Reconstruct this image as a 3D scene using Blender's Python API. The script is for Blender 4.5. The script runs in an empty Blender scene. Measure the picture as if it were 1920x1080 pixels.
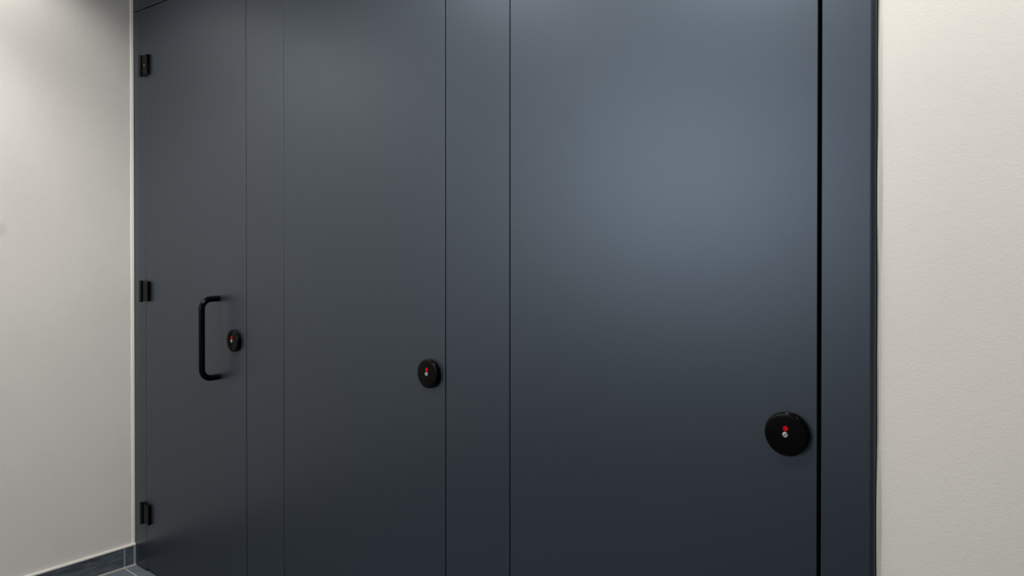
import bpy, bmesh, math, random
from mathutils import Vector, Matrix
R = math.radians
C = bpy.context.scene.collection
sc = bpy.context.scene

# ------------------------------------------------------------------ camera, world, lights, exposure
cam_d = bpy.data.cameras.new('camera')
cam_d.sensor_width = 36.0
cam_d.lens = 27.36
cam_d.shift_y = -0.0502
cam_d.clip_start = 0.05
cam = bpy.data.objects.new('camera', cam_d)
C.objects.link(cam)
cam.location = (3.267, -1.467, 1.382)
cam.rotation_euler = (R(90 - 0.4), 0, R(39.9))
sc.camera = cam

w = bpy.data.worlds.new('world'); sc.world = w
w.use_nodes = True
w.node_tree.nodes['Background'].inputs[0].default_value = (0.8, 0.9, 1.0, 1)
w.node_tree.nodes['Background'].inputs[1].default_value = 0.0

sc.view_settings.view_transform = 'Standard'
sc.view_settings.look = 'None'
sc.view_settings.gamma = 1
sc.view_settings.use_curve_mapping = False
sc.view_settings.exposure = 0.75

CEIL = 2.68
LAMPS = [   # x, y, watts, cone degrees, blend
    (0.30, -0.62, 11, 124, 0.5),
    (0.30, -1.20, 39, 116, 0.5),
    (1.10, -1.10, 20, 157, 0.5),
    (2.20, -0.90, 54, 160, 0.5),
    (3.45, -0.53, 19, 160, 0.5),
]
for i, (x, y, p, cone, bl) in enumerate(LAMPS):
    ld = bpy.data.lights.new('downlight_beam', 'SPOT')
    ld.energy = p; ld.spot_size = R(cone); ld.spot_blend = bl
    ld.shadow_soft_size = 0.04
    ld.color = (1.0, 0.965, 0.925)
    lo = bpy.data.objects.new('downlight_beam', ld); C.objects.link(lo)
    lo.location = (x, y, CEIL - 0.03)
# soft area light added across from the cubicles for the glow on their fronts
ADDED_WIN = (0.08, 1.70, 1.2, 2.3)          # x0, x1, z0, z1
ld = bpy.data.lights.new('added_panel_light', 'AREA'); ld.shape = 'RECTANGLE'
ld.size = ADDED_WIN[1] - ADDED_WIN[0]; ld.size_y = ADDED_WIN[3] - ADDED_WIN[2]; ld.energy = 18.5; ld.color = (0.97, 0.98, 1.0)
lo = bpy.data.objects.new('added_panel_light', ld); C.objects.link(lo)
lo.location = ((ADDED_WIN[0] + ADDED_WIN[1]) / 2, -3.38, (ADDED_WIN[2] + ADDED_WIN[3]) / 2)
lo.rotation_euler = (R(90), 0, 0)

# ------------------------------------------------------------------ materials
def mat(name, col, rough=0.5, spec=0.5, metal=0.0, bump=None, var=None, coat=0.0, emit=None, tint=None, ior=1.5):
    m = bpy.data.materials.new(name); m.use_nodes = True
    nt = m.node_tree; b = nt.nodes['Principled BSDF']
    b.inputs['Base Color'].default_value = (*col, 1)
    b.inputs['Roughness'].default_value = rough
    b.inputs['Specular IOR Level'].default_value = spec
    b.inputs['Metallic'].default_value = metal
    b.inputs['Coat Weight'].default_value = coat
    b.inputs['IOR'].default_value = ior
    if tint: b.inputs['Specular Tint'].default_value = (*tint, 1)
    tc = nt.nodes.new('ShaderNodeTexCoord')
    if emit:
        b.inputs['Emission Color'].default_value = (*emit[0], 1)
        b.inputs['Emission Strength'].default_value = emit[1]
    if bump:                                     # list of (scale, strength, distance)
        prev = None
        for s, st, d in bump:
            n = nt.nodes.new('ShaderNodeTexNoise'); n.inputs['Scale'].default_value = s
            n.inputs['Detail'].default_value = 3
            nt.links.new(tc.outputs['Object'], n.inputs['Vector'])
            bp = nt.nodes.new('ShaderNodeBump'); bp.inputs['Strength'].default_value = st
            bp.inputs['Distance'].default_value = d
            nt.links.new(n.outputs['Fac'], bp.inputs['Height'])
            if prev: nt.links.new(prev.outputs['Normal'], bp.inputs['Normal'])
            prev = bp
        nt.links.new(prev.outputs['Normal'], b.inputs['Normal'])
    if var:                                      # (scale vector, colour b, lo, hi)
        mp = nt.nodes.new('ShaderNodeMapping'); mp.inputs['Scale'].default_value = var[0]
        n = nt.nodes.new('ShaderNodeTexNoise'); n.inputs['Scale'].default_value = 1; n.inputs['Detail'].default_value = 6
        cr = nt.nodes.new('ShaderNodeMapRange')
        cr.inputs['From Min'].default_value = var[2]; cr.inputs['From Max'].default_value = var[3]
        mx = nt.nodes.new('ShaderNodeMix'); mx.data_type = 'RGBA'
        mx.inputs[6].default_value = (*col, 1); mx.inputs[7].default_value = (*var[1], 1)
        nt.links.new(tc.outputs['Object'], mp.inputs['Vector']); nt.links.new(mp.outputs['Vector'], n.inputs['Vector'])
        nt.links.new(n.outputs['Fac'], cr.inputs['Value']); nt.links.new(cr.outputs['Result'], mx.inputs[0])
        nt.links.new(mx.outputs[2], b.inputs['Base Color'])
    return m

M = {}
M['plaster'] = mat('textured_plaster_paint', (0.64, 0.62, 0.585), 0.75, 0.3, bump=[(38, 0.07, 0.004), (230, 0.24, 0.0014)],
                   var=((2.2, 2.2, 2.2), (0.60, 0.585, 0.55), 0.4, 0.7))
M['navy'] = mat('blue_grey_satin_laminate', (0.008, 0.0098, 0.014), 0.38, 1.0, bump=[(420, 0.10, 0.0004)],
                var=((1.3, 1.3, 1.3), (0.0072, 0.0088, 0.0126), 0.35, 0.65), tint=(0.66, 0.82, 1.0), ior=1.5)
M['edge'] = mat('blue_grey_panel_edge', (0.050, 0.064, 0.082), 0.42, 0.5)
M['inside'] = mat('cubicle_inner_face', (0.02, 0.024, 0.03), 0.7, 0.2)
M['black'] = mat('black_satin_hardware', (0.0006, 0.0006, 0.0008), 0.24, 0.09)
M['black_gloss'] = mat('black_gloss_hardware', (0.0006, 0.0006, 0.0008), 0.20, 0.10)
M['barrel'] = mat('black_polished_barrel', (0.002, 0.002, 0.002), 0.16, 0.45)
M['steel'] = mat('brushed_steel', (0.62, 0.62, 0.63), 0.32, 0.5, 1.0)
M['slot'] = mat('dark_slot', (0.02, 0.02, 0.02), 0.6)
M['red'] = mat('red_indicator', (0.42, 0.0, 0.003), 0.5, 0.08)
M['white_plastic'] = mat('white_trim_bead', (0.62, 0.60, 0.56), 0.3, 0.5, bump=[(60, 0.15, 0.002)])
M['caulk'] = mat('paint_line_caulk', (0.62, 0.60, 0.56), 0.6)
M['ceiling'] = mat('ceiling_paint', (0.75, 0.75, 0.74), 0.85, 0.2)
M['added_frame'] = mat('added_window_frame', (0.8, 0.8, 0.8), 0.4)
M['pane'] = mat('frosted_glass', (0.7, 0.74, 0.78), 0.4)

# a faint grey round spot on the left wall
M['plaster_spotted'] = M['plaster'].copy()
nt = M['plaster_spotted'].node_tree
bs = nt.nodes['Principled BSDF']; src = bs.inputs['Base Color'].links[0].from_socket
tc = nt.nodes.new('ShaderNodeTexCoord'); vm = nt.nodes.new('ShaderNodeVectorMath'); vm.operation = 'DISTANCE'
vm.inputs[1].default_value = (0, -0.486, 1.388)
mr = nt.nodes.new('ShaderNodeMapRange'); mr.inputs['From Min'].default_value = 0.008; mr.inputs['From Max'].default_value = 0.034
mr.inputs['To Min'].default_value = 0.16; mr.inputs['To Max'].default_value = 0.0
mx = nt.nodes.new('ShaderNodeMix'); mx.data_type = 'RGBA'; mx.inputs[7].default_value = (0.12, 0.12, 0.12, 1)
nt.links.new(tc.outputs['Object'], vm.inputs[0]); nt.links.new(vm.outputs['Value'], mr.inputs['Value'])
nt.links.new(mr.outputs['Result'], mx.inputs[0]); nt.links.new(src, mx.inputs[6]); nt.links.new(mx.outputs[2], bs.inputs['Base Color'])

def tile_mat(name, base, alt, grout, bw, bh, off, swap):
    m = bpy.data.materials.new(name); m.use_nodes = True
    nt = m.node_tree; b = nt.nodes['Principled BSDF']
    tc = nt.nodes.new('ShaderNodeTexCoord')
    mp = nt.nodes.new('ShaderNodeMapping')
    mp.inputs['Location'].default_value = off
    if swap: mp.inputs['Rotation'].default_value = swap
    br = nt.nodes.new('ShaderNodeTexBrick')
    br.offset = 0; br.squash = 1
    br.inputs['Scale'].default_value = 1
    br.inputs['Brick Width'].default_value = bw; br.inputs['Row Height'].default_value = bh
    br.inputs['Mortar Size'].default_value = 0.0022; br.inputs['Mortar Smooth'].default_value = 0.1
    br.inputs['Color1'].default_value = (*base, 1); br.inputs['Color2'].default_value = (*base, 1)
    br.inputs['Mortar'].default_value = (*grout, 1)
    n = nt.nodes.new('ShaderNodeTexNoise'); n.inputs['Scale'].default_value = 1; n.inputs['Detail'].default_value = 8
    n.inputs['Roughness'].default_value = 0.65
    mp2 = nt.nodes.new('ShaderNodeMapping'); mp2.inputs['Scale'].default_value = (30, 14, 70)
    mx = nt.nodes.new('ShaderNodeMix'); mx.data_type = 'RGBA'
    mx.inputs[6].default_value = (*base, 1); mx.inputs[7].default_value = (*alt, 1)
    cr = nt.nodes.new('ShaderNodeMapRange'); cr.inputs['From Min'].default_value = 0.35; cr.inputs['From Max'].default_value = 0.65
    L = nt.links.new
    L(tc.outputs['Object'], mp.inputs['Vector']); L(mp.outputs['Vector'], br.inputs['Vector'])
    L(tc.outputs['Object'], mp2.inputs['Vector']); L(mp2.outputs['Vector'], n.inputs['Vector'])
    L(n.outputs['Fac'], cr.inputs['Value']); L(cr.outputs['Result'], mx.inputs[0])
    L(mx.outputs[2], br.inputs['Color1']); L(mx.outputs[2], br.inputs['Color2'])
    L(br.outputs['Color'], b.inputs['Base Color'])
    bp = nt.nodes.new('ShaderNodeBump'); bp.inputs['Strength'].default_value = 0.4; bp.inputs['Distance'].default_value = 0.002
    bp.invert = True
    L(br.outputs['Fac'], bp.inputs['Height']); L(bp.outputs['Normal'], b.inputs['Normal'])
    b.inputs['Roughness'].default_value = 0.55
    return m
M['floor'] = tile_mat('slate_floor_tiles', (0.085, 0.105, 0.125), (0.12, 0.14, 0.165), (0.42, 0.39, 0.36), 0.6, 0.6, (0, 0.046, 0), None)
M['base'] = tile_mat('slate_skirting_tile', (0.034, 0.042, 0.056), (0.095, 0.115, 0.14), (0.2, 0.24, 0.28), 5, 5, (2, 2, 0), None)
M['grout'] = mat('grey_grout', (0.22, 0.27, 0.32), 0.8)
M['grout_light'] = mat('pale_grout', (0.42, 0.39, 0.36), 0.8)

# ------------------------------------------------------------------ helpers
def box(bm, x0, x1, y0, y1, z0, z1):
    r = bmesh.ops.create_cube(bm, size=1)
    vs = r['verts']
    for v in vs:
        v.co = Vector(((x0 + x1) / 2 + v.co.x * (x1 - x0), (y0 + y1) / 2 + v.co.y * (y1 - y0), (z0 + z1) / 2 + v.co.z * (z1 - z0)))
    return vs

def bevel(bm, w, seg=2, edges=None):
    bmesh.ops.bevel(bm, geom=edges or bm.edges[:], offset=w, segments=seg, profile=0.5, affect='EDGES', clamp_overlap=True)

def link(name, bm, m, parent=None, smooth=False, origin=None):
    if origin is not None:
        bmesh.ops.translate(bm, verts=bm.verts, vec=-Vector(origin))
    bmesh.ops.recalc_face_normals(bm, faces=bm.faces)
    me = bpy.data.meshes.new(name); bm.to_mesh(me); bm.free()
    if smooth:
        for p in me.polygons: p.use_smooth = True
        try: me.set_sharp_from_angle(angle=R(40))
        except Exception: pass
    me.materials.append(m)
    o = bpy.data.objects.new(name, me); C.objects.link(o)
    if parent: o.parent = parent
    if origin is not None: o.location = origin
    return o

def struct(name, bm, m, label=None, **k):
    o = link(name, bm, m, **k); o['kind'] = 'structure'
    if label: o['label'] = label
    return o

def tag(o, label, cat, group=None):
    o['label'] = label; o['category'] = cat
    if group: o['group'] = group
    return o

def thing(name, label, cat, loc, group=None):
    o = bpy.data.objects.new(name, None); C.objects.link(o); o.location = loc
    o['kind'] = 'thing'
    return tag(o, label, cat, group)

def lathe(bm, prof, seg, c):                       # profile (radius, distance out from the door); axis along -y
    rings = []
    for r, t in prof:
        if r < 1e-6:
            rings.append([bm.verts.new((c[0], c[1] - t, c[2]))])
        else:
            rings.append([bm.verts.new((c[0] + r * math.cos(2 * math.pi * i / seg), c[1] - t, c[2] + r * math.sin(2 * math.pi * i / seg))) for i in range(seg)])
    for a, b in zip(rings, rings[1:]):
        for i in range(seg):
            j = (i + 1) % seg
            if len(a) == 1 and len(b) == 1: continue
            if len(a) == 1: bm.faces.new((a[0], b[i], b[j]))
            elif len(b) == 1: bm.faces.new((a[i], a[j], b[0]))
            else: bm.faces.new((a[i], a[j], b[j], b[i]))

def tube(bm, pts, r, seg=20):
    rings = []
    n = len(pts)
    up = Vector((0, 0, 1))
    side = Vector((1, 0, 0))                       # the handle lies in the yz plane
    for i, p in enumerate(pts):
        t = (pts[min(i + 1, n - 1)] - pts[max(i - 1, 0)]).normalized()
        u = side; v = t.cross(u).normalized()
        rings.append([bm.verts.new(p + r * (math.cos(2 * math.pi * k / seg) * u + math.sin(2 * math.pi * k / seg) * v)) for k in range(seg)])
    for a, b in zip(rings, rings[1:]):
        for k in range(seg):
            bm.faces.new((a[k], a[(k + 1) % seg], b[(k + 1) % seg], b[k]))
    bm.faces.new(rings[0]); bm.faces.new(rings[-1])

def cyl_z(bm, x, y, z0, z1, r, seg=20):
    lo = [bm.verts.new((x + r * math.cos(2 * math.pi * i / seg), y + r * math.sin(2 * math.pi * i / seg), z0)) for i in range(seg)]
    hi = [bm.verts.new((v.co.x, v.co.y, z1)) for v in lo]
    for i in range(seg): bm.faces.new((lo[i], lo[(i + 1) % seg], hi[(i + 1) % seg], hi[i]))
    bm.faces.new(lo); bm.faces.new(hi)

# ------------------------------------------------------------------ the room
T = 0.012             # how far the cubicle front stands proud of the wall beside it
X0, X1 = 0.0, 2.8785  # cubicle row
XR, YB, YC = 5.4, -3.4, 1.5
DOOR_TOP = 2.282

bm = bmesh.new(); box(bm, -0.1, XR, YB, YC, -0.1, 0)
struct('floor', bm, M['floor'], 'slate grey floor tiles with pale grout lines')
bm = bmesh.new(); box(bm, -0.1, XR, YB, YC, CEIL, CEIL + 0.1)
struct('ceiling', bm, M['ceiling'])
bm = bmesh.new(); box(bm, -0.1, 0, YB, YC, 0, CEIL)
struct('wall_left', bm, M['plaster_spotted'], 'off-white textured wall left of the cubicles')
bm = bmesh.new(); box(bm, X1, XR, T, YC, 0, CEIL)
struct('wall_right', bm, M['plaster'], 'off-white textured wall right of the cubicles')
bm = bmesh.new(); box(bm, XR, XR + 0.1, YB, YC, 0, CEIL)
struct('wall_far_right', bm, M['plaster'])
bm = bmesh.new(); box(bm, -0.1, XR, YB - 0.1, YB, 0, CEIL)
struct('wall_back', bm, M['plaster'])
bm = bmesh.new(); box(bm, 0, X1, YC - 0.1, YC, 0, CEIL)
struct('wall_cubicle_rear', bm, M['inside'])

# unseen window added around the area light: frame round a frosted pane
bm = bmesh.new()
x0, x1, z0, z1 = ADDED_WIN
for b_ in ((x0 - 0.05, x0, z0 - 0.05, z1 + 0.05), (x1, x1 + 0.05, z0 - 0.05, z1 + 0.05), (x0, x1, z0 - 0.05, z0), (x0, x1, z1, z1 + 0.05)):
    box(bm, b_[0], b_[1], YB, YB + 0.04, b_[2], b_[3])
added_win = struct('added_window_1', bm, M['added_frame'], 'white framed frosted window added across the room for its glow, out of view')
bm = bmesh.new(); box(bm, x0, x1, YB + 0.002, YB + 0.008, z0, z1)
link('added_window_pane', bm, M['pane'], added_win)

# skirting on the left wall: slate tiles, joints, pale bead on top
ZB = 0.083
def skirting():
    bm = bmesh.new(); box(bm, 0, 0.009, YB, -0.004, 0.003, ZB)
    o = struct('baseboard_left', bm, M['base'], 'slate tile skirting along the foot of the left wall')
    g = bmesh.new()
    for y in (-0.046, -0.646, -1.246, -1.846, -2.446, -3.046):
        box(g, 0.0, 0.0096, y - 0.0026, y + 0.0026, 0.003, ZB)
    box(g, 0.0, 0.0098, -0.0095, -0.0005, 0.003, ZB + 0.003)
    link('grout_joint', g, M['grout'], o)
    g = bmesh.new(); box(g, 0.0, 0.0145, YB, -0.0005, 0, 0.0050)
    link('floor_joint', g, M['grout_light'], o)
    return o
skirting()
bm = bmesh.new()
vs = box(bm, 0, 0.0115, YB, -0.001, ZB, ZB + 0.0075)
bevel(bm, 0.003, 3, [e for e in bm.edges if abs(e.verts[0].co.y - e.verts[1].co.y) > 1 and min(v.co.x for v in e.verts) > 0.01 and min(v.co.z for v in e.verts) > ZB + 0.004])
struct('trim_1', bm, M['white_plastic'], 'pale bead along the top of the slate skirting', smooth=True)
# pale vertical bead in the corner of left wall and cubicle front
bm = bmesh.new()
vs = [(0, -0.0135), (0.0012, -0.0125), (0.0036, -0.0075), (0.0045, -0.001), (0.0, -0.001)]
n = 60
rings = []
random.seed(3)
for i in range(n + 1):
    z = ZB + 0.0075 + (CEIL - ZB - 0.0075) * i / n
    s = 1 + random.uniform(-0.06, 0.06)
    rings.append([bm.verts.new((x * s, y * s if y < -0.002 else y, z)) for x, y in vs])
for a, b in zip(rings, rings[1:]):
    for k in range(len(vs)):
        bm.faces.new((a[k], a[(k + 1) % len(vs)], b[(k + 1) % len(vs)], b[k]))
bm.faces.new(rings[0]); bm.faces.new(rings[-1])
struct('trim_2', bm, M['white_plastic'], 'pale sealant bead up the corner between left wall and cubicle front', smooth=True)
# slightly wavy paint line where the right wall meets the cubicle front
bm = bmesh.new()
rings = []
random.seed(8)
for i in range(91):
    z = CEIL * i / 90
    e = 0.0022 + 0.0009 * math.sin(z * 9.1 + 0.6) + 0.0006 * math.sin(z * 23) + random.uniform(-0.0002, 0.0002)
    rings.append([bm.verts.new(p) for p in ((X1, T - 0.0002, z), (X1, T - e * 1.3, z), (X1 + e * 0.7, T - e * 0.9, z), (X1 + 0.004 + e, T - 0.0002, z))])
for a, b in zip(rings, rings[1:]):
    for k in range(4):
        bm.faces.new((a[k], a[(k + 1) % 4], b[(k + 1) % 4], b[k]))
bm.faces.new(rings[0]); bm.faces.new(rings[-1])
struct('trim_3', bm, M['caulk'], 'thin wavy paint line between cubicle front and right wall', smooth=True)

# ------------------------------------------------------------------ cubicle front
D1 = (0.1045, 0.8487); D2 = (1.0710, 1.8110); D3 = (2.0335, 2.7785)
GAP = 0.0028
def panel(name, x0, x1, z0, z1, label, cat, group=None, t=0.030, r=0.0012):
    bm = bmesh.new(); box(bm, x0, x1, 0, t, z0, z1); bevel(bm, r, 2)
    o = link(name, bm, M['navy'], origin=((x0 + x1) / 2, 0.0, z0))
    return tag(o, label, cat, group)

panel('partition_header', X0 + 0.0005, X1 - 0.0005, DOOR_TOP + 0.0025, CEIL - 0.001,
      'dark blue-grey header panel above the cubicle doors, seen in the top left corner', 'panel')
panel('partition_pilaster', X0 + 0.0005, D1[0] - 0.0005, 0.001, DOOR_TOP,
      'narrow dark blue-grey partition strip between the left wall and the hinged door', 'partition panel', 'cubicle pilasters')
panel('partition_pilaster', D1[1] + GAP / 2, D2[0] - 0.0005, 0.001, DOOR_TOP,
      'dark blue-grey partition strip right of the door with the pull handle', 'partition panel', 'cubicle pilasters')
panel('partition_pilaster', D2[1] + GAP / 2, D3[0] - GAP / 2, 0.001, DOOR_TOP,
      'dark blue-grey partition strip between the middle door and the widest-looking right door', 'partition panel', 'cubicle pilasters')

# right-hand end pilaster: folded sheet with a rounded outer corner returning to the wall
bm = bmesh.new()
box(bm, D3[1] + 0.0058, X1 - 0.0012, 0, 0.030, 0.001, DOOR_TOP)
bevel(bm, 0.0092, 8, [e for e in bm.edges if abs(e.verts[0].co.z - e.verts[1].co.z) > 1 and e.verts[0].co.x > 2.87 and e.verts[0].co.y < 0.001])
bevel(bm, 0.0012, 2, [e for e in bm.edges if abs(e.verts[0].co.z - e.verts[1].co.z) > 1 and e.verts[0].co.x < 2.80])
o = link('partition_pilaster', bm, M['navy'], origin=((D3[1] + X1) / 2, 0, 0.001))
tag(o, 'dark blue-grey end strip between the right door and the right wall', 'partition panel', 'cubicle pilasters')

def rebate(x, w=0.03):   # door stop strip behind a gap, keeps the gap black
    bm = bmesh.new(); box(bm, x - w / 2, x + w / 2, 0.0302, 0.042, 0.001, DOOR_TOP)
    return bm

def make_lock(root, lx, q, lz=0.999):
    bm = bmesh.new()
    lathe(bm, [(0.0, 0.0001), (q - 0.0004, 0.0001), (q, 0.0010), (q, 0.0112), (q - 0.0005, 0.0126), (q - 0.0018, 0.0136),
               (q - 0.004, 0.0141), (q * 0.75, 0.0145), (q * 0.5, 0.0149), (q * 0.25, 0.0152), (0.0, 0.0153)], 72, (lx, 0, lz))
    d = link('indicator_lock', bm, M['black_gloss'], root, smooth=True)
    bm = bmesh.new()                               # red window, a round with its lower part cut by the screw boss
    c = Vector((lx + 0.0006, 0, lz + 0.0115)); r = 0.0050
    pts = [(r * math.cos(R(a)), max(r * math.sin(R(a)), -r * 0.86)) for a in range(0, 360, 12)]
    f = [bm.verts.new((c.x + px, -0.0150, c.z + pz)) for px, pz in pts]
    g = [bm.verts.new((v.co.x, -0.0158, v.co.z)) for v in f]
    bm.faces.new(g); bm.faces.new(f)
    for i in range(len(f)): bm.faces.new((f[i], f[(i + 1) % len(f)], g[(i + 1) % len(f)], g[i]))
    link('indicator_window', bm, M['red'], d)['label'] = 'small red occupied indicator'
    bm = bmesh.new()
    lathe(bm, [(0.0, 0.0150), (0.0056, 0.0150), (0.0056, 0.0162), (0.0050, 0.0170), (0.0, 0.0173)], 32, (lx, 0, lz))
    s = link('screw', bm, M['steel'], d, smooth=True); s['label'] = 'slotted steel release screw'
    bm = bmesh.new()
    box(bm, -0.0053, 0.0053, -0.01745, -0.0165, -0.00075, 0.00075)
    bmesh.ops.rotate(bm, verts=bm.verts, cent=(0, 0, 0), matrix=Matrix.Rotation(R(-42), 3, 'Y'))
    bmesh.ops.translate(bm, verts=bm.verts, vec=(lx, 0, lz))
    link('screw_slot', bm, M['slot'], d)
    return d

def make_door(x0, x1, label, lock_x, lock_r, hg):
    root = thing('cubicle_door', label, 'door', ((x0 + x1) / 2, 0, 0.012), 'cubicle doors')
    def put(o):
        o.location -= root.location
    bm = bmesh.new(); box(bm, x0 + hg / 2, x1 - GAP / 2, 0, 0.028, 0.012, DOOR_TOP - 0.0015); bevel(bm, 0.0012, 2)
    put(link('door_panel', bm, M['navy'], root))
    put(make_lock(root, lock_x, lock_r))
    return root, put

def hinge(root, put, zc, k, open_top):
    h = 0.042
    z0, z1 = zc - h, zc + h
    xs = D1[0]
    bm = bmesh.new()                               # leaf on the door, rounded outer edge
    box(bm, xs + 0.001, xs + 0.042, -0.0125, -0.0001, z0 + 0.002, z1 - 0.002)
    bevel(bm, 0.0030, 3)
    p = link('hinge', bm, M['black'], root); put(p)
    bm = bmesh.new()                               # leaf on the pilaster
    box(bm, xs - 0.028, xs - 0.0005, -0.011, -0.0001, z0 + 0.002, z1 - 0.002)
    bevel(bm, 0.0025, 3)
    link('hinge_leaf', bm, M['black'], p)
    bm = bmesh.new()                               # knuckles of the barrel
    cyl_z(bm, xs - 0.016, -0.0125, z1 - 0.030, z1, 0.0082)
    cyl_z(bm, xs - 0.016, -0.0125, z0 - 0.003, z1 - 0.0315, 0.0082)
    cyl_z(bm, xs - 0.016, -0.0125, z0, z1 - 0.002, 0.0065)
    link('hinge_barrel', bm, M['barrel'], p, smooth=True)
    if not open_top: return
    bm = bmesh.new()
    lathe(bm, [(0, 0.0122), (0.0030, 0.0122), (0.0026, 0.0136), (0, 0.0139)], 16, (xs + 0.020, 0, zc - 0.003))
    link('hinge_screw', bm, M['steel'], p, smooth=True)

root, put = make_door(*D1, 'leftmost dark blue-grey cubicle door, with a black pull handle and three black hinges', 0.779, 0.0385, 0.0014)
for i, z in enumerate((2.052, 1.140, 0.238)): hinge(root, put, z, i, i == 0)
# D-shaped pull handle
bm = bmesh.new()
hx, zt, zb, out, rr, br = 0.669, 1.1405, 0.8600, 0.0655, 0.0108, 0.034
pts = [Vector((hx, -0.0002, zt))]
cy, cz = -(out - br), zt - br
for a in range(0, 91, 9): pts.append(Vector((hx, cy - br * math.sin(R(a)), cz + br * math.cos(R(a)))))
cz = zb + br
for a in range(0, 91, 9): pts.append(Vector((hx, cy - br * math.cos(R(a)), cz - br * math.sin(R(a)))))
pts.append(Vector((hx, -0.0002, zb)))
tube(bm, pts, rr, 24)
put(link('pull_handle', bm, M['black'], root, smooth=True))

make_door(*D2, 'middle dark blue-grey cubicle door, no handle, between the two full-height dark partition strips', 1.7545, 0.0388, 0.0022)
make_door(*D3, 'rightmost and nearest dark blue-grey cubicle door, beside the wide black gap', 2.7235, 0.0412, 0.0020)

# door frame stops behind the gaps (fixed to the pilasters)
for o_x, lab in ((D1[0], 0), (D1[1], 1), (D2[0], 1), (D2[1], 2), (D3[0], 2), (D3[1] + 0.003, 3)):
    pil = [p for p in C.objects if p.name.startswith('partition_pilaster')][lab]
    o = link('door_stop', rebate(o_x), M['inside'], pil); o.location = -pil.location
